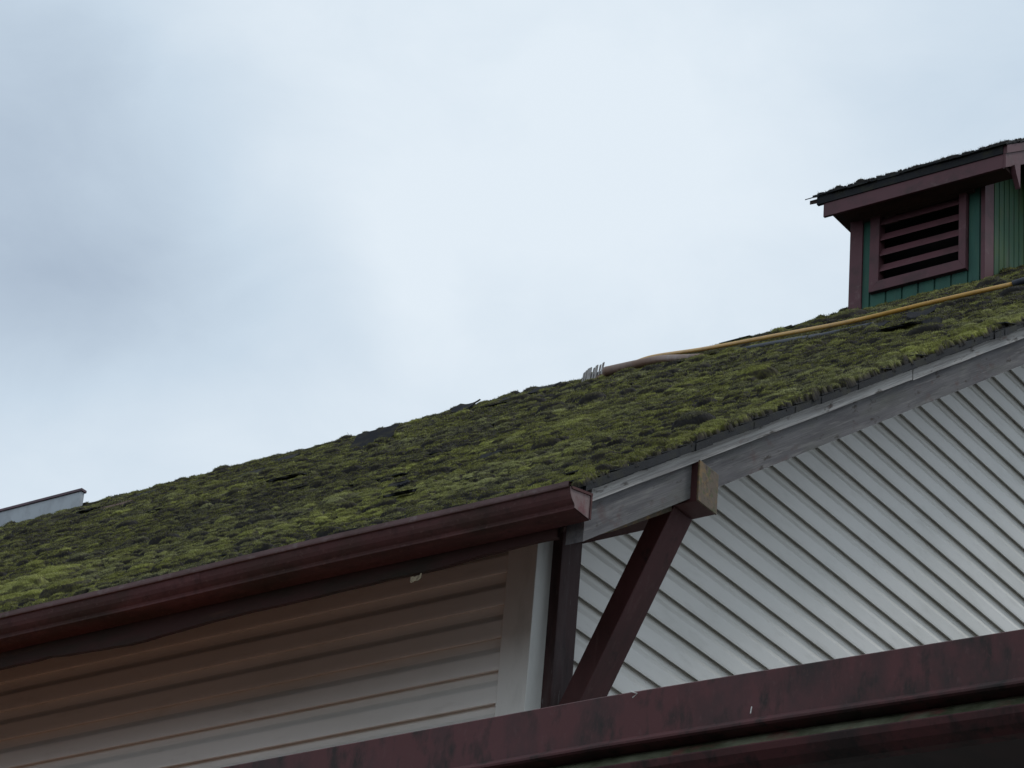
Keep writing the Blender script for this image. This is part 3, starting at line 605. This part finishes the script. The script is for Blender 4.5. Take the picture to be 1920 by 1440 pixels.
def moss_patch(O, ux, us, un, W_, Ls, dx, ds, dens, Rm, Hk, seed, blades, blen, bw, big=(), cover=.55, xcut=None, edge=None, tonebias=0, limit=True):
    """grid from O along ux (W_) and us (Ls); cushions stamped as domes."""
    PAD = .10; O = O-PAD*ux-PAD*us; W_ += PAD; Ls += PAD
    big = [(u+PAD, s_+PAD, a_, b_, c_) for u, s_, a_, b_, c_ in big]
    r = np.random.default_rng(seed); nx = int(W_/dx)+1; ns = int(Ls/ds)+1
    h = np.full((nx, ns), -.012, np.float32); cap = np.zeros((nx, ns), np.float32); tone = np.full((nx, ns), .05, np.float32)
    cov = .5*vnoise(nx, ns, max(2, int(W_/.9)), max(2, int(Ls/.7)), seed+1)+.3*vnoise(nx, ns, max(2, int(W_/.3)), max(2, int(Ls/.25)), seed+2)+.2*vnoise(nx, ns, max(2, int(W_/.12)), max(2, int(Ls/.1)), seed+3)
    hue = .6*vnoise(nx, ns, max(2, int(W_/1.6)), max(2, int(Ls/1.2)), seed+4)+.4*vnoise(nx, ns, max(2, int(W_/.35)), max(2, int(Ls/.3)), seed+5)
    N_ = int(W_*Ls*dens)
    cu = PAD*.55+r.random(N_)*(W_-PAD); cs = PAD*.8+r.random(N_)*(Ls-PAD); Rr = Rm*np.exp(r.normal(0, .30, N_))*np.where(r.random(N_) < .035, r.uniform(1.3, 1.8, N_), 1.0); tn = r.normal(0, .10, N_)
    items = [(cu[i], cs[i], Rr[i], Rr[i]*Hk*r.uniform(.7, 1.3), tn[i], 0) for i in range(N_)]
    items += [(u, s, R_, H_, t_, 1) for u, s, R_, H_, t_ in big]
    for u, s, R_, H_, t_, bg_ in items:
        i = int(u/dx); j = int(s/ds)
        if i >= nx or j >= ns: continue
        cv = cov[i, j]
        ed = 0
        if edge is not None: ed = edge(u-PAD, s)
        p = (cv-.5)*3.2+cover+ed*.6
        if not bg_ and r.random() > p: 
            # thin dark debris lump
            R_ = min(R_*.75, Rm*1.1); H_ = R_*Hk*r.uniform(.25, .7); t_ = -.27+t_*.6
        asp = r.uniform(1.0, 1.55) if not bg_ else 1.25
        Ra = R_*asp; i0, i1 = max(0, int((u-Ra)/dx)), min(nx, int((u+Ra)/dx)+2); j0, j1 = max(0, int((s-R_)/ds)), min(ns, int((s+R_)/ds)+2)
        if i1 <= i0 or j1 <= j0: continue
        du = (np.arange(i0, i1)*dx-u)/Ra; dsn = (np.arange(j0, j1)*ds-s)/R_
        q = 1-(du[:, None]**2+dsn[None]**2); mk = q > 0
        z = np.where(mk, H_*np.maximum(q, 0)**.42+.002, -1)
        if limit: z[(np.arange(i0, i1)*dx) < PAD-.010+r.normal(0, .006)] = -1
        sub = h[i0:i1, j0:j1]; up_ = z > sub
        sub[up_] = z[up_]; cap[i0:i1, j0:j1][up_] = q[up_]
        tv = .48+t_+(hue[i, j]-.5)*.45+.10*ed+tonebias
        tone[i0:i1, j0:j1][up_] = tv
    sc_ = ((np.arange(ns)*ds+O[1]*K)/(EXP*K)) % 1.0
    und = .020*(vnoise(nx, ns, max(2, int(W_/.55)), max(2, int(Ls/.4)), seed+9)-.5)
    h = np.where(h > 0, h+und+(.007*(1-sc_))[None]*1.0, h).astype(np.float32)
    h += r.normal(0, .0010*(Rm/.035), h.shape).astype(np.float32)*(h > 0)
    h += (.010*(vnoise(nx, ns, max(2, int(W_/.05)), max(2, int(Ls/.05)), seed+7)-.5)).astype(np.float32)*(Rm/.035)*(h > 0)
    tone += r.normal(0, .05, tone.shape).astype(np.float32)
    U, S = np.meshgrid(np.arange(nx)*dx, np.arange(ns)*ds, indexing='ij')
    U2 = U+r.normal(0, dx*.22, U.shape); S2 = S+r.normal(0, ds*.22, S.shape)
    keep = np.ones((nx, ns), bool)
    if xcut is not None: keep = xcut(U, S)
    P = O[None, None]+U2[..., None]*ux+S2[..., None]*us+h[..., None]*un
    idx = np.arange(nx*ns).reshape(nx, ns)
    a, b_, c, d = idx[:-1, :-1], idx[1:, :-1], idx[1:, 1:], idx[:-1, 1:]
    hm = np.maximum.reduce([h[:-1, :-1], h[1:, :-1], h[1:, 1:], h[:-1, 1:]])
    ok = (hm > 0) & keep[:-1, :-1] & keep[1:, 1:]
    A, B, C, D = a[ok], b_[ok], c[ok], d[ok]
    tri = np.concatenate([np.stack([A, B, C], 1), np.stack([A, C, D], 1)])
    used = np.unique(tri); remap = np.full(nx*ns, -1); remap[used] = np.arange(len(used))
    push(P.reshape(-1, 3)[used], (tone-.13-.24*((cap < .50) & ((U > PAD+.16) | (not limit)))).ravel()[used], remap[tri[:, ::-1]])  # stem brown; cushion sides darkened further to stand in for self-shading
    cand = np.nonzero(((h > .006) & keep & ((cap > .46) | ((U < PAD+.16) & limit))).ravel())[0]
    if blades and len(cand):
        nb = int(blades*W_*Ls*len(cand)/(nx*ns)); pk = r.choice(cand, nb)
        base = P.reshape(-1, 3)[pk]+r.normal(0, dx*.5, (nb, 1))*ux+r.normal(0, ds*.5, (nb, 1))*us-un*.002
        dr = un*.7+r.normal(0, .42, (nb, 3))+np.array([0, 0, .55]); dr /= np.linalg.norm(dr, axis=1)[:, None]
        ln = blen*np.exp(r.normal(0, .3, nb))[:, None]
        th = r.uniform(0, np.pi, nb)[:, None]; sd_ = np.cos(th)*ux+np.sin(th)*us
        wv = bw*r.uniform(.6, 1.3, (nb, 1))
        tip = base+dr*ln
        v3 = np.stack([base-sd_*wv, base+sd_*wv, tip], 1).reshape(-1, 3)
        tt = np.repeat(tone.ravel()[pk]+.115+r.normal(0, .12, nb), 3)  # greener blades, tone raised to imitate brightly lit crests
        push(v3, tt, np.arange(nb*3).reshape(-1, 3))
uxm = np.array([-1.0, 0, 0]); K = math.sqrt(1+T*T)
def O_at(x, y): return np.array([x, y, zr(y)])-nrm*.004
def bigs(lst, xo, yo, y1):
    return [((xo-x), (y-yo)*K, R_, H_, t_) for x, y, R_, H_, t_ in lst if yo <= y < y1]
BIG = [*[(-10.92+rng.normal(0, .10), 10.80+rng.normal(0, .12), rng.uniform(.05, .10), rng.uniform(.045, .085), rng.uniform(.12, .30)) for _ in range(26)], (-9.80, 9.86, .12, .075, .10), (-10.25, 9.95, .16, .06, .1), (-9.78, 11.75, .10, .055, .14), (-9.22, 11.34, .085, .05, .12), (-9.53, 13.5, .14, .055, .15),
       (-9.5, 13.2, .10, .03, .1), (-12.2, 13.0, .10, .05, .08), (-10.2, 13.9, .10, .04, .1), (-10.3, 9.55, .12, .06, -.1), (-8.4, 10.1, .07, .03, .1)]
for k in range(60):       # bright thick cushions along the verge
    y = 9.50+.035*k*1.9; 
    if y > 21: break
    BIG.append((XR-.035-abs(rng.normal(0, .035)), y, rng.uniform(.035, .07), rng.uniform(.020, .038), rng.uniform(.06, .2)))
edge1 = lambda u, s: 1.0 if u < .22 else max(0.0, 1-(u-.22)/.5)
XO = XR+.038
# region limits follow what can be seen of the slope, with a margin to the left
def cutf(yo, slack):
    return lambda U, S: U < (10.9+(yo+S/K-9.8)*1.12+slack+XO)+.0*S
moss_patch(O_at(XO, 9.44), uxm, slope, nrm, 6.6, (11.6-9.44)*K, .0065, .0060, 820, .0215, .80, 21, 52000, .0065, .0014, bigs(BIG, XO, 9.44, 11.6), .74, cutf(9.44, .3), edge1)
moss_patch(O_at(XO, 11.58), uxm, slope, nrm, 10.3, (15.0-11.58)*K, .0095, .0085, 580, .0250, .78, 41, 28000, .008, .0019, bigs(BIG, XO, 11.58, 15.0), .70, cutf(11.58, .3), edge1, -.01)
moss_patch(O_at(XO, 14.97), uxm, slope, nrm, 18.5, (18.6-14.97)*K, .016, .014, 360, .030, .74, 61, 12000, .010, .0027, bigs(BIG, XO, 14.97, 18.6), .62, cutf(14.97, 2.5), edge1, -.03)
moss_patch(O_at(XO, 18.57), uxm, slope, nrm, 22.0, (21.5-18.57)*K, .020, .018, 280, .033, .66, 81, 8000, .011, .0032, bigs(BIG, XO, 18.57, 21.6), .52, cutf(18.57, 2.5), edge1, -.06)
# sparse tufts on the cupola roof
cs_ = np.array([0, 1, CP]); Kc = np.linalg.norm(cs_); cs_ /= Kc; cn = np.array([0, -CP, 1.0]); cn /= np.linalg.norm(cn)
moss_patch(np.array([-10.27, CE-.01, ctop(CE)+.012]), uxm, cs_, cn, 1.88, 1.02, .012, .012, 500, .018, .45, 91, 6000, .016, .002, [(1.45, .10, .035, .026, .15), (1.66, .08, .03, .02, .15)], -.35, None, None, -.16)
V = np.concatenate(VV); TN = np.concatenate(TT); Fc = np.concatenate(FF)
V[:, 2] += Z0
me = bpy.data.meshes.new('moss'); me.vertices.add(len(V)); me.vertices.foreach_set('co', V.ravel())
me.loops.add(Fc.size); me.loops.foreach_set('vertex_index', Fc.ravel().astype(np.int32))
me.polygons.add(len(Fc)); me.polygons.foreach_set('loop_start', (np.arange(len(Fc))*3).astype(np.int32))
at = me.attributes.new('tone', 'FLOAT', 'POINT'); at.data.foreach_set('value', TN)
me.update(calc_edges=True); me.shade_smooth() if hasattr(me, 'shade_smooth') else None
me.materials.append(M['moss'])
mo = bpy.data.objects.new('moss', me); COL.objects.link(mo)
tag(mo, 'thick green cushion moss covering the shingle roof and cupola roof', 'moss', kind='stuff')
print('moss verts', len(V), 'faces', len(Fc))
for ob in bpy.data.objects:
    if '_o' in ob.keys(): del ob['_o']
